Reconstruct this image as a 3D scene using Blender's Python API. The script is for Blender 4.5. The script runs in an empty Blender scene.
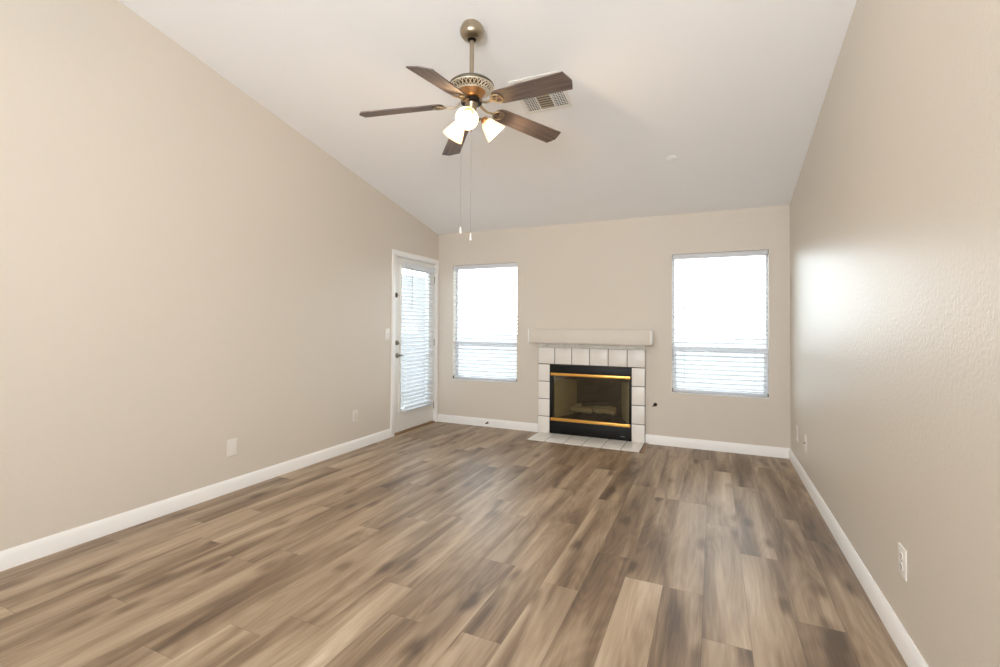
import bpy, bmesh, math, random
from mathutils import Vector, Matrix
random.seed(7)
PI = math.pi
SC = bpy.context.scene
COL = SC.collection

# ------------------------------------------------------------------ room numbers (metres)
XL, XR, YB, YR = -3.289, 0.670, 5.265, -1.70       # left wall, right wall, back wall, rear wall
H0, SL = 2.44, 0.2118                               # ceiling height at the back wall, slope
EYE = 1.2593
def ceil_z(y): return H0 + SL * (YB - y)

# ------------------------------------------------------------------ camera
cam_d = bpy.data.cameras.new('camera'); cam = bpy.data.objects.new('camera', cam_d); COL.objects.link(cam)
yaw, pitch, roll = -0.4268, 0.0164, 0.0064
fw = Vector((math.sin(yaw) * math.cos(pitch), math.cos(yaw) * math.cos(pitch), math.sin(pitch)))
rt = Vector((math.cos(yaw), -math.sin(yaw), 0)); up = rt.cross(fw)
r2 = rt * math.cos(roll) + up * math.sin(roll); u2 = up * math.cos(roll) - rt * math.sin(roll)
cam.matrix_world = Matrix(((r2.x, u2.x, -fw.x, 0), (r2.y, u2.y, -fw.y, 0), (r2.z, u2.z, -fw.z, EYE), (0, 0, 0, 1)))
cam_d.sensor_width = 36; cam_d.lens = 469.74 / 1000 * 36; cam_d.shift_y = -0.01606; cam_d.clip_start = 0.05
SC.camera = cam

# ------------------------------------------------------------------ world, lights, exposure
SC.view_settings.view_transform = 'Standard'; SC.view_settings.look = 'None'
SC.view_settings.gamma = 1; SC.view_settings.use_curve_mapping = False
SC.view_settings.exposure = 0.38
SC.cycles.use_denoising = True
SC.cycles.max_bounces = 10; SC.cycles.diffuse_bounces = 6; SC.cycles.transparent_max_bounces = 16
SC.cycles.sample_clamp_indirect = 6
w = bpy.data.worlds.new('daylight'); SC.world = w; w.use_nodes = True
bg = w.node_tree.nodes['Background']; bg.inputs[0].default_value = (0.90, 0.955, 1.0, 1)
_t = w.node_tree; _c = _t.nodes.new('ShaderNodeTexCoord'); _s = _t.nodes.new('ShaderNodeSeparateXYZ'); _m = _t.nodes.new('ShaderNodeMapRange')   # hazy sky, brighter overhead
_m.interpolation_type = 'SMOOTHSTEP'; _m.inputs[1].default_value = 0.0; _m.inputs[2].default_value = 0.45; _m.inputs[3].default_value = 6.0; _m.inputs[4].default_value = 3.6
_t.links.new(_c.outputs['Generated'], _s.inputs[0]); _t.links.new(_s.outputs[2], _m.inputs[0]); _t.links.new(_m.outputs[0], bg.inputs[1])

def area(name, loc, rot, sx, sy, power=0, col=(1, 1, 1), portal=False, spread=None):
    l = bpy.data.lights.new(name, 'AREA'); l.shape = 'RECTANGLE'; l.size = sx; l.size_y = sy
    l.energy = power; l.color = col
    if spread: l.spread = spread
    if portal: l.cycles.is_portal = True
    o = bpy.data.objects.new(name, l); o.location = loc; o.rotation_euler = rot; COL.objects.link(o); return o
W1 = (-3.060, -2.168, 0.560, 2.022); W2 = (-0.400, 0.492, 0.560, 2.018)
for (a, b, c, d) in (W1, W2):
    area('daylight_portal', ((a + b) / 2, YB + 0.13, (c + d) / 2), (-PI / 2, 0, 0), b - a, d - c, portal=True)
# added opening in the unseen rear wall, with a fill panel brightening the room
RW = (-1.75, 0.45, 0.90, 2.10)
area('rear_fill', ((RW[0] + RW[1]) / 2, YR - 0.02, (RW[2] + RW[3]) / 2), (PI / 2, 0, 0), RW[1] - RW[0], RW[3] - RW[2], 48, (0.97, 0.985, 1.0))
# added fill panel behind the camera, aimed up at the ceiling
area('ceiling_fill', (-0.25, -0.45, 1.75), (PI - 0.75, 0, -0.05), 1.8, 1.2, 19, (0.95, 0.975, 1.0))

# ------------------------------------------------------------------ materials
def lin(r, g, b):
    f = lambda c: (c / 255) / 12.92 if c / 255 <= 0.04045 else ((c / 255 + 0.055) / 1.055) ** 2.4
    return (f(r), f(g), f(b), 1)
def newmat(name):
    m = bpy.data.materials.new(name); m.use_nodes = True
    nt = m.node_tree; return m, nt, nt.nodes['Principled BSDF']
def N(nt, t, **kw):
    n = nt.nodes.new(t)
    for k, v in kw.items(): setattr(n, k, v)
    return n
def mat(name, col, rough=0.5, metal=0.0, spec=0.5, bump=0.0, bscale=60, var=0.0, vscale=6, stretch=(1, 1, 1), coat=0):
    m, nt, b = newmat(name)
    b.inputs['Roughness'].default_value = rough; b.inputs['Metallic'].default_value = metal
    b.inputs['Specular IOR Level'].default_value = spec; b.inputs['Coat Weight'].default_value = coat
    tc = N(nt, 'ShaderNodeTexCoord'); mp = N(nt, 'ShaderNodeMapping'); mp.inputs['Scale'].default_value = stretch
    nt.links.new(tc.outputs['Object'], mp.inputs[0])
    n = N(nt, 'ShaderNodeTexNoise'); n.inputs['Scale'].default_value = vscale; n.inputs['Detail'].default_value = 4
    nt.links.new(mp.outputs[0], n.inputs['Vector'])
    r = N(nt, 'ShaderNodeMix', data_type='RGBA')
    r.inputs[6].default_value = tuple(c * (1 - var) for c in col[:3]) + (1,)
    r.inputs[7].default_value = tuple(min(1, c * (1 + var)) for c in col[:3]) + (1,)
    nt.links.new(n.outputs['Fac'], r.inputs[0]); nt.links.new(r.outputs[2], b.inputs['Base Color'])
    if bump:
        n2 = N(nt, 'ShaderNodeTexNoise'); n2.inputs['Scale'].default_value = bscale; n2.inputs['Detail'].default_value = 3
        nt.links.new(mp.outputs[0], n2.inputs['Vector'])
        bp = N(nt, 'ShaderNodeBump'); bp.inputs['Strength'].default_value = 1; bp.inputs['Distance'].default_value = bump
        nt.links.new(n2.outputs['Fac'], bp.inputs['Height']); nt.links.new(bp.outputs[0], b.inputs['Normal'])
    return m
def paint(name, col, rough, dist, scale=75, ior=1.5):
    """orange-peel wall paint"""
    m, nt, b = newmat(name)
    b.inputs['Base Color'].default_value = col; b.inputs['Roughness'].default_value = rough
    b.inputs['Specular IOR Level'].default_value = 0.5; b.inputs['IOR'].default_value = ior
    g = N(nt, 'ShaderNodeNewGeometry')
    n = N(nt, 'ShaderNodeTexNoise'); n.inputs['Scale'].default_value = scale; n.inputs['Detail'].default_value = 2.5; n.inputs['Distortion'].default_value = 0.6
    nt.links.new(g.outputs['Position'], n.inputs['Vector'])
    bp = N(nt, 'ShaderNodeBump'); bp.inputs['Distance'].default_value = dist; bp.inputs['Strength'].default_value = 1
    nt.links.new(n.outputs['Fac'], bp.inputs['Height']); nt.links.new(bp.outputs[0], b.inputs['Normal'])
    v = N(nt, 'ShaderNodeTexNoise'); v.inputs['Scale'].default_value = 0.9
    nt.links.new(g.outputs['Position'], v.inputs['Vector'])
    mx = N(nt, 'ShaderNodeMix', data_type='RGBA'); mx.inputs[6].default_value = tuple(c * .985 for c in col[:3]) + (1,); mx.inputs[7].default_value = tuple(c * 1.015 for c in col[:3]) + (1,)
    nt.links.new(v.outputs['Fac'], mx.inputs[0]); nt.links.new(mx.outputs[2], b.inputs['Base Color'])
    return m
WALL = lin(218, 210, 199)
M_wall = paint('beige_wall_paint', WALL, 0.55, 0.0010)
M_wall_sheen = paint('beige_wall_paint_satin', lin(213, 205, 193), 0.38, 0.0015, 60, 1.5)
M_ceil = paint('ceiling_paint', lin(246, 247, 248), 0.8, 0.0010, 60)
M_trim = mat('white_trim_enamel', lin(247, 247, 246), 0.35, var=0.01)
M_door = mat('white_door_enamel', lin(240, 240, 236), 0.38, var=0.01)
M_vinyl = mat('white_vinyl', lin(238, 240, 242), 0.4, var=0.01)
M_slat = mat('white_blind_slat', lin(240, 242, 246), 0.45, var=0.01)
def slat_mat():
    m, nt, b = newmat('white_faux_wood_slat'); b.inputs['Base Color'].default_value = lin(226, 229, 234); b.inputs['Roughness'].default_value = .45
    tl = N(nt, 'ShaderNodeBsdfTranslucent'); tl.inputs[0].default_value = lin(225, 234, 250)
    mx = N(nt, 'ShaderNodeMixShader'); mx.inputs[0].default_value = 0.10
    nt.links.new(b.outputs[0], mx.inputs[1]); nt.links.new(tl.outputs[0], mx.inputs[2]); nt.links.new(mx.outputs[0], nt.nodes['Material Output'].inputs[0]); return m
M_slat = slat_mat()
M_cord = mat('pale_cord', lin(205, 208, 212), 0.8)
M_wand = mat('grey_clear_wand', lin(170, 172, 175), 0.3)
M_plate = mat('white_plastic_plate', lin(236, 232, 226), 0.35)
M_slot = mat('dark_slot', lin(60, 56, 52), 0.6)
M_tile = mat('glazed_white_tile', lin(240, 237, 232), 0.3, var=0.02, vscale=9, bump=0.0004, bscale=14)
M_grout = mat('dark_grout', lin(74, 66, 58), 0.9, var=0.15, vscale=40)
M_mortar = mat('patchy_mortar', lin(232, 228, 220), 0.9, var=0.3, vscale=30, bump=0.004, bscale=45, stretch=(0.5, 1, 2.5))
M_black = mat('black_enamel_metal', lin(10, 11, 11), 0.45, spec=.3, var=0.1, vscale=20)
M_brass = mat('polished_brass', lin(240, 186, 96), 0.28, metal=0.85, var=0.06, vscale=3)
M_refr = mat('beige_refractory_panel', lin(196, 184, 150), 0.85, var=0.14, vscale=7, bump=0.003, bscale=30, stretch=(1, 1, 3))
M_soot = mat('sooty_metal', lin(62, 58, 50), 0.8, var=0.25, vscale=10)
M_iron = mat('black_iron_grate', lin(30, 29, 28), 0.6, var=0.2)
M_log = mat('ceramic_log', lin(176, 164, 138), 0.9, var=0.35, vscale=14, bump=0.006, bscale=25, stretch=(0.5, 2, 2))
M_chrome = mat('satin_nickel', lin(150, 144, 134), 0.28, metal=1.0, var=0.04)
M_fanmetal = mat('brushed_nickel', lin(176, 163, 142), 0.30, metal=1.0, var=0.06, vscale=8, stretch=(1, 1, 8))
M_fanband = mat('pewter_housing', lin(110, 102, 88), 0.38, metal=0.9, var=0.1, vscale=20)
M_fanlat = mat('bright_lattice_metal', lin(226, 222, 208), 0.42, metal=0.8)
M_copper = mat('antique_copper_cup', lin(196, 150, 104), 0.28, metal=1.0, var=0.08)
M_dark = mat('dark_bronze', lin(48, 40, 34), 0.4, metal=0.8)
M_strip = mat('oak_reducer_strip', lin(150, 118, 88), 0.5, var=0.15, vscale=30, stretch=(4, 1, 1))
M_ventw = mat('vent_white_enamel', lin(238, 235, 230), 0.45)
M_ventd = mat('vent_dark_gap', lin(88, 84, 80), 0.8)
M_conc = mat('exterior_concrete', lin(124, 123, 121), 0.9, var=0.05)
M_stucco = mat('backdrop_stucco', lin(150, 150, 150), 0.9, var=0.05, bump=.004, bscale=30)
M_sens = mat('bronze_latch', lin(96, 84, 72), 0.4, metal=0.9)

def glass(name, tint, gl=0.06):
    m, nt, b = newmat(name); nt.nodes.remove(b)
    tr = N(nt, 'ShaderNodeBsdfTransparent'); tr.inputs[0].default_value = tint
    gs = N(nt, 'ShaderNodeBsdfGlossy'); gs.inputs['Roughness'].default_value = 0.02
    ge = N(nt, 'ShaderNodeNewGeometry'); dt = N(nt, 'ShaderNodeVectorMath', operation='DOT_PRODUCT')   # Schlick reflectance, same from both sides
    nt.links.new(ge.outputs['Normal'], dt.inputs[0]); nt.links.new(ge.outputs['Incoming'], dt.inputs[1])
    ch = [('ABSOLUTE', 0), ('SUBTRACT', 0), ('POWER', 5.0), ('MULTIPLY', 0.95), ('ADD', 0.04 + gl)]
    prev = dt.outputs['Value']
    for op, val in ch:
        q = N(nt, 'ShaderNodeMath', operation=op, use_clamp=(op == 'ADD'))
        if op == 'SUBTRACT': q.inputs[0].default_value = 1.0; nt.links.new(prev, q.inputs[1])
        else: nt.links.new(prev, q.inputs[0]); q.inputs[1].default_value = val
        prev = q.outputs[0]
    mx = N(nt, 'ShaderNodeMixShader'); nt.links.new(prev, mx.inputs[0])
    nt.links.new(tr.outputs[0], mx.inputs[1]); nt.links.new(gs.outputs[0], mx.inputs[2])
    nt.links.new(mx.outputs[0], nt.nodes['Material Output'].inputs[0]); return m
M_glass = glass('clear_glass', (0.95, 0.98, 0.98, 1), 0.0)
M_fglass = glass('smoked_fireplace_glass', (0.80, 0.78, 0.70, 1), 0.02)

def shade_mat():
    m, nt, b = newmat('frosted_lamp_glass')
    b.inputs['Base Color'].default_value = (1.0, 0.93, 0.80, 1); b.inputs['Roughness'].default_value = 0.35
    tl = N(nt, 'ShaderNodeBsdfTranslucent'); tl.inputs[0].default_value = (1.0, 0.90, 0.74, 1)
    mx = N(nt, 'ShaderNodeMixShader'); mx.inputs[0].default_value = 0.6
    nt.links.new(b.outputs[0], mx.inputs[1]); nt.links.new(tl.outputs[0], mx.inputs[2])
    nt.links.new(mx.outputs[0], nt.nodes['Material Output'].inputs[0]); return m
M_shade = shade_mat()
def bulb_mat():
    m, nt, b = newmat('lit_bulb'); b.inputs['Emission Color'].default_value = (1, 0.88, 0.68, 1); b.inputs['Emission Strength'].default_value = 6
    return m
M_bulb = bulb_mat()

def wood_blade():
    m, nt, b = newmat('walnut_fan_blade'); b.inputs['Roughness'].default_value = 0.42
    tc = N(nt, 'ShaderNodeTexCoord'); mp = N(nt, 'ShaderNodeMapping'); mp.inputs['Scale'].default_value = (2.5, 55, 10)
    nt.links.new(tc.outputs['Object'], mp.inputs[0])
    n = N(nt, 'ShaderNodeTexNoise'); n.inputs['Scale'].default_value = 1.5; n.inputs['Detail'].default_value = 6
    nt.links.new(mp.outputs[0], n.inputs['Vector'])
    r = N(nt, 'ShaderNodeValToRGB'); r.color_ramp.elements[0].color = lin(76, 63, 58); r.color_ramp.elements[1].color = lin(116, 101, 93)
    r.color_ramp.elements[0].position = 0.3; r.color_ramp.elements[1].position = 0.7
    nt.links.new(n.outputs['Fac'], r.inputs[0]); nt.links.new(r.outputs[0], b.inputs['Base Color'])
    return m
M_blade = wood_blade()

def floor_mat():
    m, nt, b = newmat('oak_vinyl_plank')
    L = nt.links.new
    uv = N(nt, 'ShaderNodeUVMap'); uv.uv_map = 'plank'
    tone = N(nt, 'ShaderNodeAttribute'); tone.attribute_name = 'tone'
    def noise(sx, sy, scale, detail, dist=0.0, rough=0.5):
        mp = N(nt, 'ShaderNodeMapping'); mp.inputs['Scale'].default_value = (sx, sy, 1); L(uv.outputs[0], mp.inputs[0])
        n = N(nt, 'ShaderNodeTexNoise'); n.inputs['Scale'].default_value = scale; n.inputs['Detail'].default_value = detail
        n.inputs['Distortion'].default_value = dist; n.inputs['Roughness'].default_value = rough; L(mp.outputs[0], n.inputs['Vector']); return n, mp
    def math_(op, a, bb, clamp=False):
        q = N(nt, 'ShaderNodeMath', operation=op, use_clamp=clamp)
        for i, v in enumerate((a, bb)):
            if isinstance(v, (int, float)): q.inputs[i].default_value = v
            elif v is not None: L(v, q.inputs[i])
        return q.outputs[0]
    big, _ = noise(8.0, 0.85, 1.0, 3, 0.6, 0.5)           # soft long blotches
    mid, _ = noise(38, 1.5, 1.0, 5, 0.5, 0.65)           # streaks
    fine, _ = noise(170, 6, 1.0, 4, 0.0, 0.6)           # pores
    # cathedral rings
    rn, _ = noise(5.5, 0.9, 1.0, 1, 0.2)
    ring = math_('SINE', math_('MULTIPLY', rn.outputs['Fac'], 95), None)
    # knots
    mp = N(nt, 'ShaderNodeMapping'); mp.inputs['Scale'].default_value = (3.6, 1.5, 1); L(uv.outputs[0], mp.inputs[0])
    wn = N(nt, 'ShaderNodeTexNoise'); wn.inputs['Scale'].default_value = 5; L(mp.outputs[0], wn.inputs['Vector'])
    mxv = N(nt, 'ShaderNodeMix', data_type='RGBA'); mxv.inputs[0].default_value = 0.10; L(mp.outputs[0], mxv.inputs[6]); L(wn.outputs['Color'], mxv.inputs[7])
    vo = N(nt, 'ShaderNodeTexVoronoi'); vo.voronoi_dimensions = '2D'; vo.inputs['Scale'].default_value = 0.95; L(mxv.outputs[2], vo.inputs['Vector'])
    kn = N(nt, 'ShaderNodeMapRange'); kn.interpolation_type = 'SMOOTHSTEP'
    kn.inputs[1].default_value = 0.0; kn.inputs[2].default_value = 0.15; kn.inputs[3].default_value = 1; kn.inputs[4].default_value = 0
    L(vo.outputs['Distance'], kn.inputs[0])
    v = math_('MULTIPLY', big.outputs['Fac'], 1.75)
    v = math_('ADD', v, math_('MULTIPLY', mid.outputs['Fac'], 0.42))
    v = math_('ADD', v, math_('MULTIPLY', fine.outputs['Fac'], 0.34))
    v = math_('ADD', v, math_('MULTIPLY', ring, 0.035))
    v = math_('SUBTRACT', v, math_('MULTIPLY', kn.outputs[0], 0.32))
    v = math_('ADD', v, math_('MULTIPLY', math_('SUBTRACT', tone.outputs['Fac'], 0.5), 0.55))
    v = math_('SUBTRACT', v, 0.82, True)
    r = N(nt, 'ShaderNodeValToRGB'); cr = r.color_ramp
    cr.elements[0].position = 0.0; cr.elements[0].color = lin(92, 74, 58)
    cr.elements[1].position = 1.0; cr.elements[1].color = lin(206, 190, 168)
    e = cr.elements.new(0.30); e.color = lin(133, 112, 90)
    e = cr.elements.new(0.55); e.color = lin(165, 144, 120)
    e = cr.elements.new(0.78); e.color = lin(184, 164, 140)
    L(v, r.inputs[0])
    # joints
    ed = N(nt, 'ShaderNodeUVMap'); ed.uv_map = 'edge'
    sp = N(nt, 'ShaderNodeSeparateXYZ'); L(ed.outputs[0], sp.inputs[0])
    def edge(o, size, wdt):
        a = math_('MULTIPLY', math_('MINIMUM', o, math_('SUBTRACT', 1.0, o)), size)
        q = N(nt, 'ShaderNodeMapRange'); q.inputs[1].default_value = wdt * .4; q.inputs[2].default_value = wdt; q.inputs[3].default_value = 1; q.inputs[4].default_value = 0
        L(a, q.inputs[0]); return q.outputs[0]
    j = math_('MAXIMUM', edge(sp.outputs[0], 0.18, 0.0012), edge(sp.outputs[1], 1.22, 0.0016))
    mx = N(nt, 'ShaderNodeMix', data_type='RGBA'); L(math_('MULTIPLY', j, 0.5), mx.inputs[0]); L(r.outputs[0], mx.inputs[6]); mx.inputs[7].default_value = lin(70, 52, 38)
    L(mx.outputs[2], b.inputs['Base Color'])
    rg = math_('ADD', math_('MULTIPLY', fine.outputs['Fac'], 0.10), 0.36); L(rg, b.inputs['Roughness'])
    b.inputs['Specular IOR Level'].default_value = 0.5
    bp = N(nt, 'ShaderNodeBump'); bp.inputs['Distance'].default_value = 0.0006; bp.inputs['Strength'].default_value = 0.6
    L(math_('SUBTRACT', fine.outputs['Fac'], math_('MULTIPLY', j, 1.0)), bp.inputs['Height']); L(bp.outputs[0], b.inputs['Normal'])
    return m
M_floor = floor_mat()

# ------------------------------------------------------------------ mesh helpers
class MB:
    def __init__(s): s.bm = bmesh.new()
    def hexa(s, p):
        v = [s.bm.verts.new(q) for q in p]
        for f in ((0, 3, 2, 1), (4, 5, 6, 7), (0, 1, 5, 4), (1, 2, 6, 5), (2, 3, 7, 6), (3, 0, 4, 7)):
            s.bm.faces.new([v[i] for i in f])
        return v
    def box(s, x0, x1, y0, y1, z0, z1):
        return s.hexa([(x0, y0, z0), (x1, y0, z0), (x1, y1, z0), (x0, y1, z0), (x0, y0, z1), (x1, y0, z1), (x1, y1, z1), (x0, y1, z1)])
    def bbox(s, x0, x1, y0, y1, z0, z1, bev=0.003, seg=2):
        v = s.box(x0, x1, y0, y1, z0, z1); es = set()
        for q in v: es.update(q.link_edges)
        bmesh.ops.bevel(s.bm, geom=list(es), offset=bev, segments=seg, affect='EDGES', profile=0.5)
    def prism(s, poly, axis, a, b):
        """poly of 2-D points extruded along axis 'x','y' or 'z' from a to b"""
        def P(u, v, t): return {'x': (t, u, v), 'y': (u, t, v), 'z': (u, v, t)}[axis]
        A = [s.bm.verts.new(P(u, v, a)) for u, v in poly]; B = [s.bm.verts.new(P(u, v, b)) for u, v in poly]
        n = len(poly)
        s.bm.faces.new(A); s.bm.faces.new(B[::-1])
        for i in range(n): s.bm.faces.new((A[i], B[i], B[(i + 1) % n], A[(i + 1) % n]))
    def lathe(s, prof, seg=32, mtx=None, cap=True):
        """prof: list of (r, z)"""
        M = mtx or Matrix(); rings = []
        for r, z in prof:
            rings.append([s.bm.verts.new(M @ Vector((max(r, 1e-4) * math.cos(2 * PI * k / seg), max(r, 1e-4) * math.sin(2 * PI * k / seg), z))) for k in range(seg)])
        for A, B in zip(rings, rings[1:]):
            for k in range(seg): s.bm.faces.new((A[k], A[(k + 1) % seg], B[(k + 1) % seg], B[k]))
        if cap: s.bm.faces.new(rings[0][::-1]); s.bm.faces.new(rings[-1])
    def tube(s, pts, r, seg=10, closed=False, flat=1.0):
        pts = [Vector(p) for p in pts]; n = len(pts); rings = []; prev = None
        for i, p in enumerate(pts):
            if closed: t = pts[(i + 1) % n] - pts[i - 1]
            else: t = pts[min(i + 1, n - 1)] - pts[max(i - 1, 0)]
            t.normalize()
            ref = Vector((0, 0, 1)) if abs(t.z) < 0.9 else Vector((1, 0, 0))
            a = t.cross(ref).normalized(); b2 = a.cross(t)
            rr = r[i] if isinstance(r, (list, tuple)) else r
            rings.append([s.bm.verts.new(p + a * rr * math.cos(2 * PI * k / seg) + b2 * rr * flat * math.sin(2 * PI * k / seg)) for k in range(seg)])
        m = n if closed else n - 1
        for i in range(m):
            A, B = rings[i], rings[(i + 1) % n]
            for k in range(seg): s.bm.faces.new((A[k], A[(k + 1) % seg], B[(k + 1) % seg], B[k]))
        if not closed: s.bm.faces.new(rings[0][::-1]); s.bm.faces.new(rings[-1])
    def build(s, name, m, parent=None, smooth=None, loc=None, **tags):
        bmesh.ops.recalc_face_normals(s.bm, faces=s.bm.faces[:])
        me = bpy.data.meshes.new(name); s.bm.to_mesh(me); s.bm.free(); me.materials.append(m)
        if smooth is not None:
            me.polygons.foreach_set('use_smooth', [True] * len(me.polygons))
            me.set_sharp_from_angle(angle=math.radians(smooth))
        o = bpy.data.objects.new(name, me); COL.objects.link(o)
        if parent:
            o.parent = parent
        if loc: o.location = loc
        for k, v in tags.items(): o[k] = v
        return o
def thing(name, label, cat, loc=(0, 0, 0), rotz=0, group=None):
    o = bpy.data.objects.new(name, None); o.empty_display_size = .1; COL.objects.link(o)
    o.location = loc; o.rotation_euler = (0, 0, rotz); o['label'] = label; o['category'] = cat
    if group: o['group'] = group
    return o
def structure(name):
    o = bpy.data.objects.new(name, None); COL.objects.link(o); o['kind'] = 'structure'; return o
def dup(root, loc, rotz=0, label=None):
    r = root.copy(); COL.objects.link(r); r.location = loc; r.rotation_euler = (0, 0, rotz)
    if label: r['label'] = label
    for ch in list(root.children):
        c = ch.copy(); COL.objects.link(c); c.parent = r
        for g in list(ch.children):
            d = g.copy(); COL.objects.link(d); d.parent = c
    return r

# ------------------------------------------------------------------ floor: planks laid lengthwise towards the fireplace wall
def build_floor():
    bm = bmesh.new(); uvl = bm.loops.layers.uv.new('plank'); edl = bm.loops.layers.uv.new('edge')
    joints = {0: 2.43, 2: 2.09, 4: 2.378, -1: 2.627, -10: 1.9, -8: 1.347, -7: 1.49, -6: 1.89, -9: 2.336, -11: 1.733, -3: 1.713, -2: 3.43, -16: 2.79, 1: 3.64, 3: 2.95, 5: 3.3}
    tones = {(0, 2.43 - 1.22): .72, (-1, 2.627 - 1.22): .22, (2, 2.09): .62, (2, 2.09 - 1.22): .3, (4, 2.378): .50, (4, 2.378 - 1.22): .22,
             (-2, 3.43): .2, (1, 3.64 - 1.22): .60, (1, 2.42 - 1.22): .35, (0, 2.43): .5, (-7, 1.49 - 1.22): .66, (-8, 1.347 - 1.22): .68, (-6, 1.89 - 1.22): .66, (-9, 2.336 - 1.22): .42, (-3, 1.713 - 1.22): .66,
             (3, 2.95): .5, (3, 2.95 - 1.22): .48, (5, 3.3): .3, (5, 3.3 - 1.22): .35}
    tl = []
    rnd = random.Random(12)
    for k in range(-17, 7):
        x0 = -0.405 + 0.18 * k; x1 = x0 + 0.18
        a = max(x0, XL - .01); b = min(x1, XR + .01)
        if b - a < 0.002: continue
        j = joints.get(k, rnd.random() * 1.22)
        y = j - 1.22 * math.ceil((j - YR) / 1.22)
        while y < YB + .02:
            ya, yb = max(y, YR - .1), min(y + 1.22, YB + .02)
            if yb > ya:
                key = next((t for (kk, yy), t in tones.items() if kk == k and abs(yy - y) < .01), None)
                base = .56 if k < -7 else .5
                t = key if key is not None else min(.72, max(.28, rnd.gauss(base - .03, .10)))
                f = bm.faces.new([bm.verts.new((px, py, 0)) for px, py in ((a, ya), (b, ya), (b, yb), (a, yb))])
                ox, oy = rnd.random() * 40, rnd.random() * 40
                for lp in f.loops:
                    c = lp.vert.co; lp[uvl].uv = (c.x - x0 + ox, c.y - y + oy); lp[edl].uv = ((c.x - x0) / .18, (c.y - y) / 1.22)
                tl.append(t)
            y += 1.22
    me = bpy.data.meshes.new('floor'); bm.to_mesh(me); bm.free(); me.materials.append(M_floor)
    at = me.attributes.new('tone', 'FLOAT', 'FACE'); at.data.foreach_set('value', tl)
    o = bpy.data.objects.new('floor', me); COL.objects.link(o); o['kind'] = 'structure'
    return o
build_floor()
m = MB(); m.box(XL - .3, XR + .3, YR - .3, YB + .3, -.2, -.004); m.build('trim_1', M_conc, kind='structure')      # sub-floor slab

# ------------------------------------------------------------------ walls and ceiling
T = 0.13
def slope_prism(mb, y0, y1, zb, x0, x1, extra=0.06):
    mb.prism([(y0, zb), (y1, zb), (y1, ceil_z(y1) + extra), (y0, ceil_z(y0) + extra)], 'x', x0, x1)
DY0, DY1, DZ = 4.347, 5.222, 2.060
m = MB(); slope_prism(m, YR - T, DY0, 0, XL - T, XL); slope_prism(m, DY1, YB, 0, XL - T, XL)
slope_prism(m, DY0, DY1, DZ, XL - T, XL); m.build('wall_left', M_wall, kind='structure')
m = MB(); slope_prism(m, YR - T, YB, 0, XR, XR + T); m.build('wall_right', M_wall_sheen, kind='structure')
# back wall with two window openings and the firebox opening
FX0, FX1, FZ = -1.741, -0.808, 0.805
m = MB(); y0, y1 = YB, YB + T; top = H0 + .05
xs = [XL - T, W1[0], W1[1], FX0, FX1, W2[0], W2[1], XR + T]
for i in range(7):
    a, b = xs[i], xs[i + 1]
    if i == 1: m.box(a, b, y0, y1, 0, W1[2]); m.box(a, b, y0, y1, W1[3], top)
    elif i == 5: m.box(a, b, y0, y1, 0, W2[2]); m.box(a, b, y0, y1, W2[3], top)
    elif i == 3: m.box(a, b, y0, y1, FZ, top)
    else: m.box(a, b, y0, y1, 0, top)
m.build('wall_back', M_wall, kind='structure')
m = MB(); yr0, yr1 = YR - T, YR; ztop = ceil_z(YR) + .05
m.box(XL, RW[0], yr0, yr1, 0, ztop); m.box(RW[1], XR, yr0, yr1, 0, ztop); m.box(RW[0], RW[1], yr0, yr1, 0, RW[2]); m.box(RW[0], RW[1], yr0, yr1, RW[3], ztop)
m.build('wall_rear', M_wall, kind='structure')
m = MB(); ya, yb = YR - T, YB + T
m.prism([(ya, ceil_z(ya)), (yb, ceil_z(yb)), (yb, ceil_z(yb) + .12), (ya, ceil_z(ya) + .12)], 'x', XL - T, XR + T)
m.build('ceiling', M_ceil, kind='structure')
m = MB(); m.box(-60, 40, YB + T, 70, -.35, -.2); m.box(-14, XL - T, -6, YB + T, -.35, -.2); m.build('ground', M_conc, kind='structure')
m = MB(); m.box(-6.3, -6.1, -2, 10.3, -.2, 2.35); m.build('wall_backdrop', M_stucco, kind='structure')  # added wall outside, dims what shows through the door blind

# baseboards (moulded profile)
BB = 0.098
prof = [(0, 0), (.014, 0), (.014, .070), (.011, .078), (.009, .088), (.005, .094), (.004, BB), (0, BB)]
m = MB(); m.prism([(XL + a, z) for a, z in prof], 'y', YR, 4.288); m.build('baseboard_left', M_trim, smooth=40, kind='structure')
m = MB(); m.prism([(XR - a, z) for a, z in prof], 'y', YR, YB); m.build('baseboard_right', M_trim, smooth=40, kind='structure')
m = MB(); m.prism([(YB - a, z) for a, z in prof], 'x', XL + .016, -1.884); m.prism([(YB - a, z) for a, z in prof], 'x', -.668, XR - .004); m.build('baseboard_back', M_trim, smooth=40, kind='structure')

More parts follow.
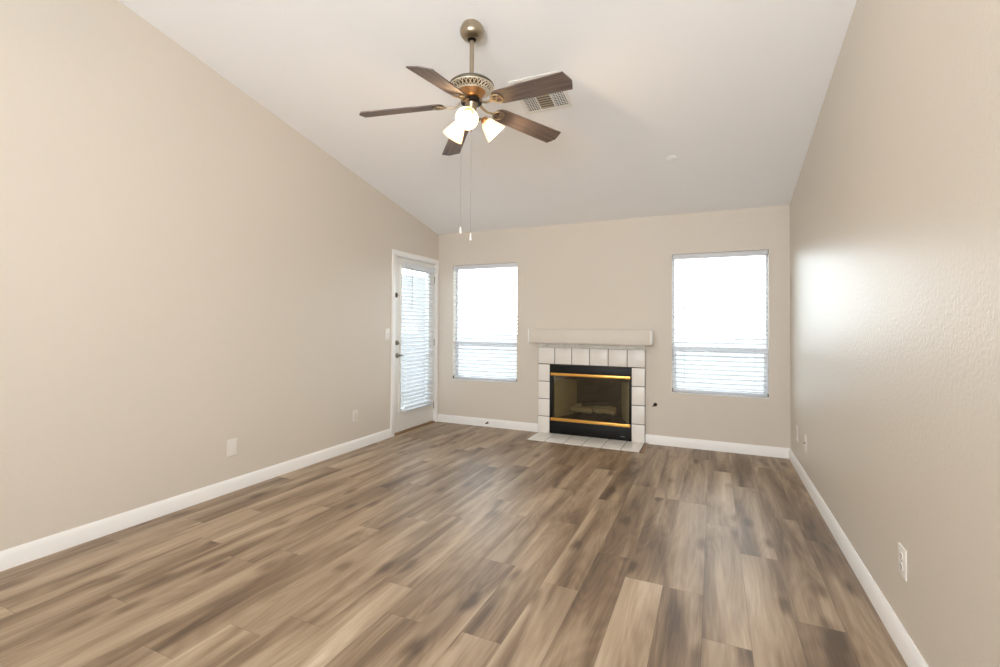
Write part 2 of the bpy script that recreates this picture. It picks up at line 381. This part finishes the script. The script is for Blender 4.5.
# ------------------------------------------------------------------ windows
def window(n, x0, x1, z0, z1):
    r = structure('window_%d' % n); yo = YB + .085; fwid = .020
    m = MB()
    for a, b, c, d in ((x0, x0 + fwid, z0, z1), (x1 - fwid, x1, z0, z1), (x0 + fwid, x1 - fwid, z0, z0 + fwid), (x0 + fwid, x1 - fwid, z1 - fwid, z1)):
        m.bbox(a, b, yo, yo + .044, c, d, .003)
    m.build('window_frame', M_vinyl, r, smooth=40)
    zm = 1.030
    m = MB(); m.bbox(x0 + fwid, x1 - fwid, yo - .004, yo + .03, zm - .022, zm + .018, .003)
    m.bbox(x0 + fwid, x0 + fwid + .018, yo + .002, yo + .03, z0 + fwid, zm - .022, .003); m.bbox(x1 - fwid - .018, x1 - fwid, yo + .002, yo + .03, z0 + fwid, zm - .022, .003)
    m.bbox(x0 + fwid + .018, x1 - fwid - .018, yo + .002, yo + .03, z0 + fwid, z0 + fwid + .03, .003)
    m.build('lower_sash', M_vinyl, r, smooth=40)
    m = MB(); m.bbox((x0 + x1) / 2 - .03, (x0 + x1) / 2 + .03, yo - .014, yo + .0, zm + .018, zm + .028, .003); m.build('sash_lock', M_vinyl, r)
    m = MB(); m.box(x0 + fwid - .005, x1 - fwid + .005, yo + .018, yo + .022, z0 + fwid - .005, z1 - fwid + .005); m.build('pane', M_glass, r)
    m = MB(); m.bbox(x0, x1, YB - .002, yo, z0 - .002, z0 + .006, .002); m.build('window_sill', M_trim, r)
    return r
window(1, *W1); window(2, *W2)
# frame of the added opening behind the viewer, there to admit fill light
r3 = structure('window_3'); m = MB()
for i in range(4):
    x = RW[0] + (RW[1] - RW[0]) * i / 3; m.bbox(x - .03, x + .03, YR - .10, YR - .05, RW[2], RW[3], .004)
m.bbox(RW[0], RW[1], YR - .10, YR - .05, RW[2] - .0, RW[2] + .05, .004); m.bbox(RW[0], RW[1], YR - .10, YR - .05, RW[3] - .05, RW[3], .004)
m.build('window_frame', M_vinyl, r3)

# ------------------------------------------------------------------ blinds (local: x along width, y out of the room, z up from the bottom)
def blind(x0, x1, z0, z1, label, tilt=0.21, depth=.050, wand_x=.11, wand_len=.62, valh=.042, root_loc=None, rotz=0, sp=.0456, hold=True, d0=.004):
    W = x1 - x0; Hh = z1 - z0
    t = thing('window_blind', label, 'blind', root_loc or ((x0 + x1) / 2, YB, z0), rotz)
    h = W / 2
    m = MB(); m.bbox(-h + .003, h - .003, d0 + .012, d0 + .06, Hh - valh, Hh - .003, .002); m.build('headrail', M_slat, t)
    m = MB(); m.bbox(-h + .001, h - .001, d0, d0 + .010, Hh - valh - .012, Hh, .003); m.build('valance', M_slat, t, smooth=40)
    zb = .036; n = int((Hh - valh - .018 - zb - .03) / sp)
    m = MB()
    yc = d0 + .036; c, s = math.cos(tilt), math.sin(tilt)
    for k in range(n + 1):
        z = zb + .035 + sp * k
        # gently crowned slat, front edge tipped down
        pr = []
        for q in range(5):
            u = (q / 4 - .5) * depth; cz = .0016 * (1 - (2 * q / 4 - 1) ** 2)
            pr.append((yc + u * c - cz * s, z + u * s + cz * c))
        pr2 = [(a + .0028 * s, b - .0028 * c) for a, b in pr][::-1]
        m.prism(pr + pr2, 'x', -h + .006, h - .006)
    m.build('slats', M_slat, t)
    m = MB(); m.bbox(-h + .006, h - .006, yc - depth / 2, yc + depth / 2, zb - .026, zb - .004, .004); m.build('bottom_rail', M_slat, t, smooth=40)
    for fx in (-h + .115, h - .115):
        m = MB()
        for yy in (yc - depth * c / 2 - .002, yc + depth * c / 2 + .002): m.tube([(fx, yy, zb - .01), (fx, yy, Hh - valh)], .0010, 5)
        for k in range(n + 1):
            z = zb + .035 + sp * k - .002
            m.tube([(fx, yc - depth * c / 2, z - depth / 2 * s), (fx, yc + depth * c / 2, z + depth / 2 * s)], .0008, 4)
        m.build('ladder_cord', M_cord, t)
    m = MB(); m.tube([(-h + wand_x, d0 + .006 - .010, Hh - valh - .008), (-h + wand_x, d0 - .006, Hh - valh - wand_len)], .0036, 8)
    wd = m.build('tilt_wand', M_wand, t, smooth=50)
    if hold:
        for sx in (-1, 1):
            m = MB(); m.bbox(sx * (h - .004) - .004, sx * (h - .004) + .004, d0 - .004, d0 + .012, zb - .028, zb + .004, .001)
            m.build('hold_down_pin', M_sens, t)
    return t
blind(W1[0] + .004, W1[1] - .004, W1[2] + .006, W1[3] - .002, 'white slatted blind in the left window, between the door and the fireplace')
blind(W2[0] + .004, W2[1] - .004, W2[2] + .006, W2[3] - .002, 'white slatted blind in the right window, beside the textured side wall')

# ------------------------------------------------------------------ patio door in the left wall
d = structure('door_1'); xf = XL - .022; xb = xf - .044
sy0, sy1, sz0, sz1 = 4.368, 5.202, .022, 2.040
gy0, gy1, gz0, gz1 = 4.495, 5.075, .275, 1.925
m = MB()
m.box(xb, xf, sy0, gy0, sz0, sz1); m.box(xb, xf, gy1, sy1, sz0, sz1); m.box(xb, xf, gy0, gy1, sz0, gz0); m.box(xb, xf, gy0, gy1, gz1, sz1)
m.build('door_slab', M_door, d)
m = MB(); mo = .028
for a, b, c, e in ((gy0 - mo, gy0 + .004, gz0 - mo, gz1 + mo), (gy1 - .004, gy1 + mo, gz0 - mo, gz1 + mo), (gy0, gy1, gz0 - mo, gz0 + .004), (gy0, gy1, gz1 - .004, gz1 + mo)):
    m.bbox(xf - .002, xf + .010, a, b, c, e, .004)
m.build('glazing_bead', M_door, d, smooth=40)
m = MB(); m.box(xf - .026, xf - .021, gy0, gy1, gz0, gz1); m.build('pane', M_glass, d)
def nickel(name, y, z, parts):
    return
m = MB(); Mx = lambda y, z, x=xf: Matrix.Translation((x, y, z)) @ Matrix.Rotation(PI / 2, 4, 'Y')
m.lathe([(.030, -.001), (.030, .006), (.026, .010), (.010, .012), (.010, .034), (.013, .036)], 24, Mx(4.431, .904)); k = m.build('handle_rose', M_chrome, d, smooth=40)
m = MB(); m.tube([(xf + .034, 4.428, .904), (xf + .044, 4.436, .905), (xf + .046, 4.46, .907), (xf + .042, 4.500, .902)], [.011, .011, .009, .007], 10); m.build('door_handle', M_chrome, d, smooth=50)
m = MB(); m.lathe([(.028, -.001), (.028, .008), (.020, .016), (.012, .018)], 24, Mx(4.418, 1.05)); m.bbox(xf + .016, xf + .034, 4.412, 4.424, 1.035, 1.065, .003); m.build('deadbolt', M_chrome, d, smooth=40)
for z in (.22, 1.03, 1.84):
    m = MB(); m.tube([(xf + .006, sy1 + .006, z - .045), (xf + .006, sy1 + .006, z + .045)], .006, 8); m.build('hinge', M_chrome, d, smooth=40)
# jamb, casing and threshold
m = MB(); m.box(XL - T, XL + .002, DY0, DY0 + .018, 0, DZ); m.box(XL - T, XL + .002, DY1 - .016, DY1, 0, DZ); m.box(XL - T, XL + .002, DY0, DY1, DZ - .018, DZ)
m.build('trim_2', M_trim, kind='structure')
m = MB(); cprof = lambda a: [(XL, a[0]), (XL + .012, a[0]), (XL + .017, a[0] + (a[1] - a[0]) * .3), (XL + .013, a[0] + (a[1] - a[0]) * .8), (XL + .008, a[1]), (XL, a[1])]
m.prism(cprof((4.288, 4.350)), 'z', 0, 2.058); m.prism(cprof((5.263, 5.214)), 'z', 0, 2.058)
m.prism([(a, b) for a, b in cprof((2.105, 2.050))], 'y', 4.288, 5.263) if False else None
zp = [(XL, 2.105), (XL + .012, 2.105), (XL + .017, 2.088), (XL + .013, 2.061), (XL + .008, 2.050), (XL, 2.050)]
m.prism(zp, 'y', 4.288, 5.263)
m.build('trim_3', M_trim, kind='structure')
m = MB(); m.bbox(XL - .12, XL + .006, DY0 + .018, DY1 - .016, 0, .016, .004); m.build('trim_4', M_strip, kind='structure')
# door blind hangs proud of the glass
BW = .604
blind(-BW / 2, BW / 2, .235, 1.975, 'white slatted blind hanging on the glazed door', root_loc=(-3.222, 4.795, .235), rotz=PI / 2, wand_x=.10, wand_len=.50, valh=.05, hold=False, d0=.006, tilt=.30, sp=.0445)

# door top latch / alarm contact
s = thing('door_sensor', 'small dark latch high on the frame edge of the glazed door', 'latch', (XL + .012, 4.362, 1.592))
m = MB(); m.bbox(-.004, .014, -.012, .006, -.026, .026, .003); m.build('latch_plate', M_sens, s)
m = MB(); m.tube([(.012, -.002, 0), (.016, .012, .001), (.010, .024, 0)], .004, 8); m.build('latch_arm', M_sens, s, smooth=50)

# ------------------------------------------------------------------ plates (local: front faces +x, width along y)
def plate(name, label, cat, loc, rotz, kind, w=.072, h=.117, group=None):
    t = thing(name, label, cat, loc, rotz, group)
    m = MB(); m.bbox(0, .006, -w / 2, w / 2, -h / 2, h / 2, .0028, 3); m.build('cover_plate', M_plate, t, smooth=50)
    if kind == 'duplex':
        for s in (-1, 1):
            m = MB(); zc = s * .0195; pr = [(.0165 * math.cos(a), max(-.0135, min(.0135, .0165 * math.sin(a))) + zc) for a in [2 * PI * k / 24 for k in range(24)]]
            m.prism(pr, 'x', .005, .0082); rc = m.build('receptacle', M_plate, t)
            m = MB()
            for yy in (-.0065, .0065): m.box(.0080, .0086, yy - .0012, yy + .0012, zc - .001, zc + .008)
            m.lathe([(.0024, .0080), (.0024, .0086)], 10, Matrix.Translation((0, 0, zc - .007)) @ Matrix.Rotation(PI / 2, 4, 'Y')); m.build('slot', M_slot, rc)
    elif kind == 'switch':
        m = MB(); m.box(.005, .0066, -.006, .006, -.013, .013); m.build('switch_surround', M_plate, t)
        m = MB(); m.hexa([(.006, -.0045, -.010), (.009, -.0045, -.010), (.009, .0045, -.010), (.006, .0045, -.010), (.006, -.0045, .010), (.018, -.0045, .012), (.018, .0045, .012), (.006, .0045, .010)]); m.build('toggle', M_plate, t)
    elif kind == 'coax':
        m = MB(); m.lathe([(.0075, .005), (.0075, .010), (.0048, .0105), (.0048, .018)], 12, Matrix.Translation((0, 0, 0)) @ Matrix.Rotation(PI / 2, 4, 'Y')); m.build('coax_connector', M_chrome, t)
    for z in ((0,) if kind == 'duplex' else (-.048, .048)):
        m = MB(); m.lathe([(.003, .0055), (.003, .0068)], 10, Matrix.Translation((0, 0, z)) @ Matrix.Rotation(PI / 2, 4, 'Y'))
        m.build('screw', M_chrome if kind != 'blank' else M_plate, t)
    return t
plate('blank_cover_plate', 'plain white cover plate low on the long left wall, nearest the viewer', 'wall plate', (XL, 2.391, .330), 0, 'blank', w=.082, h=.124)
plate('wall_outlet', 'white double socket low on the left wall between plain plate and glazed door', 'outlet', (XL, 3.717, .336), 0, 'duplex')
plate('light_switch', 'white light switch on the left wall beside the glazed door handle', 'light switch', (XL, 4.217, 1.150), 0, 'switch', w=.082, h=.128)
plate('wall_outlet', 'white double socket low on the textured right wall, nearest the viewer', 'outlet', (XR, 2.323, .352), PI, 'duplex', w=.080)
plate('wall_outlet', 'white double socket on the right wall nearest the back corner', 'outlet', (XR, 4.850, .325), PI, 'duplex', w=.085, h=.14)
plate('cable_jack_plate', 'narrow white cable plate on right wall, just in front of the corner socket', 'wall plate', (XR, 4.435, .335), PI, 'coax', w=.08, h=.135)

# ------------------------------------------------------------------ fireplace
f = thing('fireplace', 'white tiled fireplace with black metal front, brass bands and glass doors', 'fireplace', (-1.276, YB, 0))
fx = -1.276
YT = YB - .030                                   # tile face
def L(x): return x - fx
def Y(y): return y - YB
m = MB()                                          # grout bed
m.box(L(-1.882), L(FX0), Y(YT + .004), 0, 0, 1.000); m.box(L(FX1), L(-.670), Y(YT + .004), 0, 0, 1.000); m.box(L(FX0), L(FX1), Y(YT + .004), 0, FZ, 1.000)
m.build('grout_bed', M_grout, f)
m = MB(); g = .0036
vx = [-1.884, -1.681, -1.478, -1.272, -1.063, -.857, -.668]
for a, b in zip(vx, vx[1:]): m.bbox(L(a + g), L(b - g), Y(YT), Y(YB - .006), .810 + g, 1.000, .0022, 2)
for (a, b) in ((-1.884, FX0), (FX1, -.668)):
    for k in range(4):
        zt = [0.004, .200, .403, .606, .808]; m.bbox(L(a + (g if a < -1.8 else 0)), L(b - (0 if a < -1.8 else g)), Y(YT), Y(YB - .006), zt[k] + (g if k else 0), zt[k + 1] - g, .0022, 2)
m.build('surround_tiles', M_tile, f, smooth=40)
m = MB(); m.bbox(L(-1.880), L(-.672), Y(YT + .008), 0, 1.001, 1.058, .003)
rr = random.Random(3)
x = -1.878
while x < -.70:
    wd = rr.uniform(.03, .13); m.bbox(L(x), L(min(x + wd, -.676)), Y(YT + rr.uniform(-.004, .004)), -.002, 1.001 + rr.uniform(.002, .010), 1.046 - rr.uniform(0, .012), .003); x += wd + rr.uniform(.004, .03)
m.build('mortar_strip', M_mortar, f)
# hearth
HY = 4.845
m = MB(); m.box(L(-1.868), L(-.672), Y(HY + .004), Y(YT + .02), .0, .006); m.build('hearth_grout', M_grout, f)
m = MB(); hx = [-1.868, -1.662, -1.459, -1.258, -1.053, -.858, -.672]
for a, b in zip(hx, hx[1:]): m.bbox(L(a + g), L(b - g), Y(HY), Y(YT + .0), .002, .011, .002, 2)
m.build('hearth_tiles', M_tile, f, smooth=40)
m = MB(); m.prism([(L(-.670), .0), (L(-.632), .0), (L(-.640), .007), (L(-.666), .011)], 'y', Y(HY - .01), Y(YB - .014)); m.build('reducer_strip', M_strip, f)
# black insert
YI = YT - .002; gx0, gx1, gz0, gz1 = -1.706, -.836, .192, .682
m = MB()
m.bbox(L(FX0 + .001), L(FX1 - .001), Y(YI), Y(YI + .05), gz1 + .0, FZ - .002, .003); m.bbox(L(FX0 + .001), L(FX1 - .001), Y(YI), Y(YI + .05), .012, gz0, .003)
m.bbox(L(FX0 + .001), L(gx0), Y(YI), Y(YI + .05), gz0, gz1, .003); m.bbox(L(gx1), L(FX1 - .001), Y(YI), Y(YI + .05), gz0, gz1, .003)
m.build('face_frame', M_black, f, smooth=40)
for z0_, z1_ in ((.680, .712), (.160, .194)):
    m = MB(); m.bbox(L(-1.724), L(-.822), Y(YI - .013), Y(YI + .002), z0_, z1_, .005, 3); m.build('brass_band', M_brass, f, smooth=50)
m = MB(); m.box(L(gx0 + .002), L(gx1 - .002), Y(YI + .016), Y(YI + .021), gz0, gz1); m.build('glass_door', M_fglass, f)
m = MB(); m.bbox(L(-.925), L(-.880), Y(YI - .0015), Y(YI + .001), .050, .056, .0005, 1); m.build('maker_plate', M_chrome, f)
# firebox interior: splayed side panels, back panel, floor and roof
by = YI + .46
m = MB()
m.hexa([(L(-1.700), Y(YI + .06), .18), (L(-1.690), Y(YI + .06), .18), (L(-1.540), Y(by), .18), (L(-1.560), Y(by), .18), (L(-1.700), Y(YI + .06), .72), (L(-1.690), Y(YI + .06), .72), (L(-1.540), Y(by), .72), (L(-1.560), Y(by), .72)])
m.build('side_panel', M_refr, f)
m = MB(); m.hexa([(L(-.852), Y(YI + .06), .18), (L(-.842), Y(YI + .06), .18), (L(-.980), Y(by), .18), (L(-1.000), Y(by), .18), (L(-.852), Y(YI + .06), .72), (L(-.842), Y(YI + .06), .72), (L(-.980), Y(by), .72), (L(-1.000), Y(by), .72)])
m.build('side_panel', M_refr, f)
m = MB(); m.box(L(-1.56), L(-.98), Y(by), Y(by + .02), .18, .72); m.build('back_panel', M_soot, f)
m = MB(); m.box(L(-1.72), L(-.83), Y(YI + .05), Y(by + .02), .15, .18); m.box(L(-1.72), L(-.83), Y(YI + .05), Y(by + .02), .72, .74)
m.box(L(-1.735), L(-1.72), Y(YI + .05), Y(by + .03), .02, .78); m.box(L(-.83), L(-.815), Y(YI + .05), Y(by + .03), .02, .78); m.box(L(-1.735), L(-.815), Y(by + .022), Y(by + .035), .02, .78)
m.box(L(-1.735), L(-.815), Y(YI + .05), Y(by + .03), .012, .03); m.box(L(-1.735), L(-.815), Y(YI + .05), Y(by + .03), .76, .78)
m.box(L(-1.69), L(-.85), Y(YI + .055), Y(YI + .06), .64, .72)
m.build('firebox_shell', M_soot, f)
# grate and logs
g_ = thing('fire_grate', 'black iron grate behind the smoked fireplace glass', 'grate', (-1.27, YI + .25, .18))
m = MB()
for k in range(7):
    x = -.21 + .07 * k; m.tube([(x, -.12, .075), (x, -.11, .05), (x, .12, .05), (x, .13, .075)], .006, 6)
for y in (-.09, .09): m.tube([(-.23, y, .043), (.23, y, .043)], .007, 6)
m.build('grate_bars', M_iron, g_)
for sx in (-.2, .2):
    for sy in (-.09, .09):
        m = MB(); m.tube([(sx, sy, .043), (sx, sy, .0)], .006, 6); m.build('leg', M_iron, g_)
def log(loc, rz, ln, r, label, rx=0, seed=1):
    m = MB(); rn = random.Random(seed); pts = []; rad = []
    for k in range(9):
        u = k / 8; pts.append(((u - .5) * ln, .012 * math.sin(u * 5 + seed), .008 * math.sin(u * 4 + seed * 2))); rad.append(r * (0.75 if k in (0, 8) else 1) * rn.uniform(.88, 1.1))
    m.tube(pts, rad, 14)
    o = m.build('ceramic_log', M_log, smooth=50, label=label, category='log', group='ceramic logs in the firebox'); o.location = loc; o.rotation_euler = (0, rx, rz); return o
log((-1.27, YI + .31, .284), .04, .48, .042, 'long pale ceramic log lying at the rear of the grate', seed=1)
log((-1.405, YI + .19, .277), .10, .24, .036, 'short pale ceramic log at the left front of the grate', seed=4)
log((-1.13, YI + .19, .275), -.10, .24, .034, 'short pale ceramic log at the right front of the grate', seed=6)
log((-1.26, YI + .25, .350), .5, .32, .030, 'darkened thin log laid crosswise on top of the others', rx=.0, seed=9).data.materials[0] = M_soot
# mantel
mt = thing('mantel_shelf', 'plain beige boxed mantel shelf above the tiled fireplace', 'mantel', (-1.261, YB, 1.060))
m = MB(); m.bbox(-.675, .663, -.200, 0, 0, .155, .004, 2); m.build('mantel_box', mat('mantel_paint', lin(220, 213, 203), .5, var=.01), mt, smooth=40)
for s in (-1, 1):
    m = MB(); e0, e1 = (.663, .675) if s > 0 else (-.687, -.675); m.bbox(e0, e1, -.202, 0, -.002, .157, .003, 2); m.build('lit_end', M_trim, mt, smooth=40)  # window light on the end faces put in as white; mantel itself is beige

# gas key valve right of the fireplace
v = thing('gas_key_valve', 'small dark gas key valve on the back wall right of the fireplace', 'gas valve', (-.567, YB, .423))
m = MB(); m.lathe([(.019, 0), (.019, .004), (.014, .008), (.008, .010)], 20, Matrix.Rotation(PI / 2, 4, 'X')); m.build('escutcheon', M_sens, v, smooth=40)
m = MB(); m.tube([(0, -.008, 0), (0, -.040, -.001), (-.004, -.060, -.002)], .0045, 8); m.tube([(-.026, -.060, -.012), (0, -.062, -.006), (.012, -.060, .008), (.004, -.058, .018), (-.004, -.06, .004)], .0042, 8); m.build('key', M_dark, v, smooth=40)
# door stop
v = thing('door_stop', 'tiny dark door stop sticking out of the back baseboard near the glazed door', 'door stop', (-2.545, YB - .014, .052))
m = MB()
sp = [(.007 * math.cos(a), -.008 - a * .0011, .007 * math.sin(a)) for a in [k * .5 for k in range(60)]]
m.tube(sp, .0015, 5); m.build('spring', M_dark, v)
m = MB(); m.lathe([(.011, .0), (.011, .006), (.008, .009)], 14, Matrix.Rotation(PI / 2, 4, 'X')); m.build('mounting_cup', M_sens, v)
m = MB(); m.lathe([(.007, .038), (.0085, .041), (.0085, .050), (.006, .054)], 14, Matrix.Rotation(PI / 2, 4, 'X')); m.build('rubber_tip', M_dark, v, smooth=40)

# ------------------------------------------------------------------ ceiling register and disc
tilt = -math.atan(SL)
v = thing('ceiling_vent', 'white rectangular air vent with three louvred sections on the ceiling behind the fan', 'air vent', (-1.104, 3.115, ceil_z(3.115))); v.rotation_euler = (tilt, 0, 0)
m = MB(); vw, vd = .178, .184; iw, idp = .150, .158
for a, b, c, e in ((-vw, vw, -vd, -idp), (-vw, vw, idp, vd), (-vw, -iw, -idp, idp), (iw, vw, -idp, idp), (-.062, -.050, -idp, idp), (.050, .062, -idp, idp)): m.bbox(a, b, c, e, -.006, .0, .0015)
m.build('vent_frame', M_ventw, v, smooth=40)
m = MB(); m.box(-iw, iw, -idp, idp, -.0015, -.0005); m.build('duct_shadow_plate', M_ventd, v)
for (a, b, kind) in ((-iw, -.062, 0), (-.050, .050, 1), (.062, iw, 2)):
    m = MB()
    if kind == 1:
        for k in range(13):
            y = -idp + .012 + k * .0243; m.hexa([(a, y - .016, -.008), (b, y - .016, -.008), (b, y + .008, -.002), (a, y + .008, -.002), (a, y - .0095, -.0066), (b, y - .0095, -.0066), (b, y + .0085, -.0008), (a, y + .0085, -.0008)])
    else:
        nn = 5
        for k in range(nn):
            x = a + (b - a) * (k + .5) / nn; s = 1 if kind == 0 else -1
            m.box(x - .0018, x + .0018, -idp, idp, -.007, -.0025)
        for k in range(18):
            y = -idp + .009 + k * .0176; m.box(a, b, y - .0017, y + .0017, -.0085, -.006)
    m.build('louvres', M_ventw if kind != 1 else M_strip and mat('vent_tan_louvre', lin(196, 184, 160), .5), v)
v = thing('ceiling_disc', 'faint small white disc on the ceiling towards the right window', 'ceiling cover', (-.316, 4.167, ceil_z(4.167))); v.rotation_euler = (tilt, 0, 0)
m = MB(); m.lathe([(.040, .0), (.040, -.003), (.030, -.009), (.012, -.011)], 28); m.build('cover_disc', M_ceil, v, smooth=40)
m = MB(); m.lathe([(.006, -.009), (.006, -.0135)], 12); m.build('screw', M_ceil, v)

# ------------------------------------------------------------------ ceiling fan with three-lamp kit
HX, HY_, HZ = -1.309, 2.449, 2.575
CZ = ceil_z(HY_)
fan = thing('ceiling_fan', 'brushed nickel ceiling fan with five dark wooden blades and three lit glass shades', 'ceiling fan', (HX, HY_, HZ))
z = lambda v: v - HZ
m = MB(); m.lathe([(.028, z(2.958)), (.052, z(2.966)), (.068, z(2.985)), (.073, z(3.004)), (.070, z(3.020)), (.058, z(CZ + .010))], 40); m.build('canopy', M_fanmetal, fan, smooth=50)
m = MB(); m.lathe([(.020, z(2.950)), (.026, z(2.957)), (.020, z(2.966))], 24); m.build('hanger_ball', M_dark, fan, smooth=60)
m = MB(); m.lathe([(.0130, z(2.725)), (.0130, z(2.957))], 20); m.build('downrod', M_fanmetal, fan, smooth=50)
m = MB(); m.lathe([(.028, z(2.710)), (.028, z(2.724)), (.020, z(2.734)), (.0125, z(2.738))], 28); m.build('rod_collar', M_fanmetal, fan, smooth=40)
m = MB(); m.lathe([(.084, z(2.646)), (.126, z(2.668)), (.132, z(2.672)), (.134, z(2.678)), (.130, z(2.686)), (.112, z(2.700)), (.080, z(2.708)), (.030, z(2.712))], 56); hs = m.build('motor_housing', M_fanband, fan, smooth=40)
m = MB()                                         # open lattice on the sloping underside: crossed ribs between two rims
def under(u, a): r = .088 + .041 * u; return (r * math.cos(a), r * math.sin(a), z(2.643 + .0235 * u))
for k in range(30):
    a = 2 * PI * k / 30
    for sg in (-1, 1): m.tube([under(u / 4, a + sg * .20 * u / 4) for u in range(5)], .0030, 5)
for u in (0, 1.04): m.tube([under(u, 2 * PI * k / 64) for k in range(64)], .0042, 6, closed=True)
m.build('lattice_band', M_fanlat, hs, smooth=40)
m = MB(); m.lathe([(.050, z(2.596)), (.060, z(2.603)), (.066, z(2.614)), (.080, z(2.632)), (.087, z(2.645))], 48); m.build('lower_cup', M_copper, hs, smooth=40)
m = MB(); m.lathe([(.044, z(2.572)), (.062, z(2.576)), (.064, z(2.588)), (.050, z(2.597))], 40); m.build('rotor_plate', M_dark, fan, smooth=40)

# blades
blades = [(-156.4, -.067), (-84.5, -.123), (-12.6, -.063), (59.3, -.051), (131.2, -.076)]
def blade_mesh():
    m = MB(); wr, wt = .056, .067; R0, R1 = .165, .664
    out = [(R0 + .006, -wr * .55), (R0 + .022, -wr * .86), (R0 + .05, -wr), (R1 - .011, -wt), (R1 + .004, -.006), (R1 + .006, .010), (R1 - .019, wt), (R0 + .05, wr), (R0 + .022, wr * .86), (R0 + .006, wr * .55), (R0, 0)]
    m.prism(out, 'z', -.003, .003)
    return m
def iron_meshes():
    a = MB()                                     # curved arm
    a.tube([(.066, 0, .010), (.090, 0, -.008), (.115, 0, -.016), (.140, 0, -.013), (.160, 0, -.008)], [.011, .0095, .008, .008, .009], 10, flat=.6)
    c = [(.160 + .034 * (1 - math.cos(t)) * 1.0, .030 * math.sin(t) * (1.15 if True else 1), -.0075) for t in [2 * PI * k / 28 for k in range(28)]]
    a.tube(c, .0052, 8, closed=True, flat=.8)
    a.tube([(.160, 0, -.0075), (.182, .010, -.0075), (.196, 0, -.0075), (.182, -.010, -.0075)], .0035, 6, closed=True)
    for (x, y) in ((.205, .018), (.205, -.018), (.226, 0)): a.lathe([(.004, -.012), (.0045, -.009), (.0045, -.003)], 10, Matrix.Translation((x, y, 0)))
    return a
bl0 = None
for az, dz in blades:
    if bl0 is None:
        bl0 = blade_mesh().build('blade', M_blade, fan)
        ir0 = iron_meshes().build('blade_bracket', M_fanmetal, bl0, smooth=60); b, ir = bl0, ir0
    else:
        b = bl0.copy(); COL.objects.link(b); b.parent = fan; ir = ir0.copy(); COL.objects.link(ir); ir.parent = b
    el = math.asin(dz / .655)
    # pitch about the blade's own axis, droop, then heading
    b.matrix_local = Matrix.Rotation(math.radians(az), 4, 'Z') @ Matrix.Rotation(-el, 4, 'Y') @ Matrix.Rotation(math.radians(-13), 4, 'X')

# light kit
m = MB(); m.lathe([(.012, z(2.430)), (.030, z(2.436)), (.042, z(2.452)), (.044, z(2.478)), (.034, z(2.492)), (.026, z(2.510)), (.030, z(2.545)), (.040, z(2.572))], 36); m.build('light_fitter', M_fanmetal, fan, smooth=50)
m = MB(); m.lathe([(.002, z(2.410)), (.009, z(2.416)), (.006, z(2.424)), (.012, z(2.432))], 16); m.build('finial', M_copper, fan, smooth=50)
for az in (-71, 46, 164):
    a = math.radians(az); dirh = Vector((math.cos(a), math.sin(a), 0)); ti = math.radians(46)      # from straight down
    axis = (dirh * math.sin(ti) + Vector((0, 0, -math.cos(ti)))).normalized()
    neck = dirh * .080 + Vector((0, 0, z(2.492)))
    m = MB(); m.tube([dirh * .036 + Vector((0, 0, z(2.474))), dirh * .058 + Vector((0, 0, z(2.494))), neck], [.008, .007, .010], 10); ar = m.build('lamp_arm', M_fanmetal, fan, smooth=60)
    q = Vector((0, 0, 1)).rotation_difference(axis).to_matrix().to_4x4(); X = Matrix.Translation(neck) @ q
    m = MB(); m.lathe([(.012, -.012), (.021, -.006), (.024, .010), (.022, .022)], 24, X); m.build('socket_cup', M_copper, ar, smooth=50)
    m = MB()
    prof = [(.020, .012), (.028, .015), (.037, .028), (.046, .052), (.055, .078), (.063, .102), (.066, .112)]
    m.lathe(prof + [(r - .003, zz) for r, zz in prof[::-1]], 36, X, cap=False); sh = m.build('lamp_shade', M_shade, fan, smooth=60)
    m = MB(); m.lathe([(.010, .016), (.012, .030), (.022, .050), (.026, .068), (.020, .085), (.006, .093)], 20, X); m.build('bulb', M_bulb, sh, smooth=60)
    l = bpy.data.lights.new('fan_lamp', 'POINT'); l.energy = 7.0; l.color = (1, .78, .52); l.shadow_soft_size = .02
    lo = bpy.data.objects.new('fan_lamp', l); COL.objects.link(lo); lo.location = Vector((HX, HY_, HZ)) + neck + axis * .105
# pull chains
for (dx, dy, z0_, z1_) in ((-.068, .0, 2.462, 1.845), (.0, .0, 2.425, 1.800)):
    m = MB(); n = int((z0_ - z1_) / .006)
    m.tube([(dx * .6, dy, z(z0_)), (dx, dy, z(z0_ - .012)), (dx, dy, z(z1_))], .0008, 5)
    for k in range(0, n, 2): m.lathe([(.0005, -.0014), (.0014, 0), (.0005, .0014)], 6, Matrix.Translation((dx, dy, z(z0_ - .012 - k * .006))))
    ch = m.build('pull_chain', M_chrome, fan)
    m = MB(); m.lathe([(.0065, z(z1_ - .040)), (.0080, z(z1_ - .034)), (.0055, z(z1_ - .014)), (.0025, z(z1_ + .002))], 14, Matrix.Translation((dx, dy, 0))); m.build('pull_knob', M_plate, ch, smooth=50)
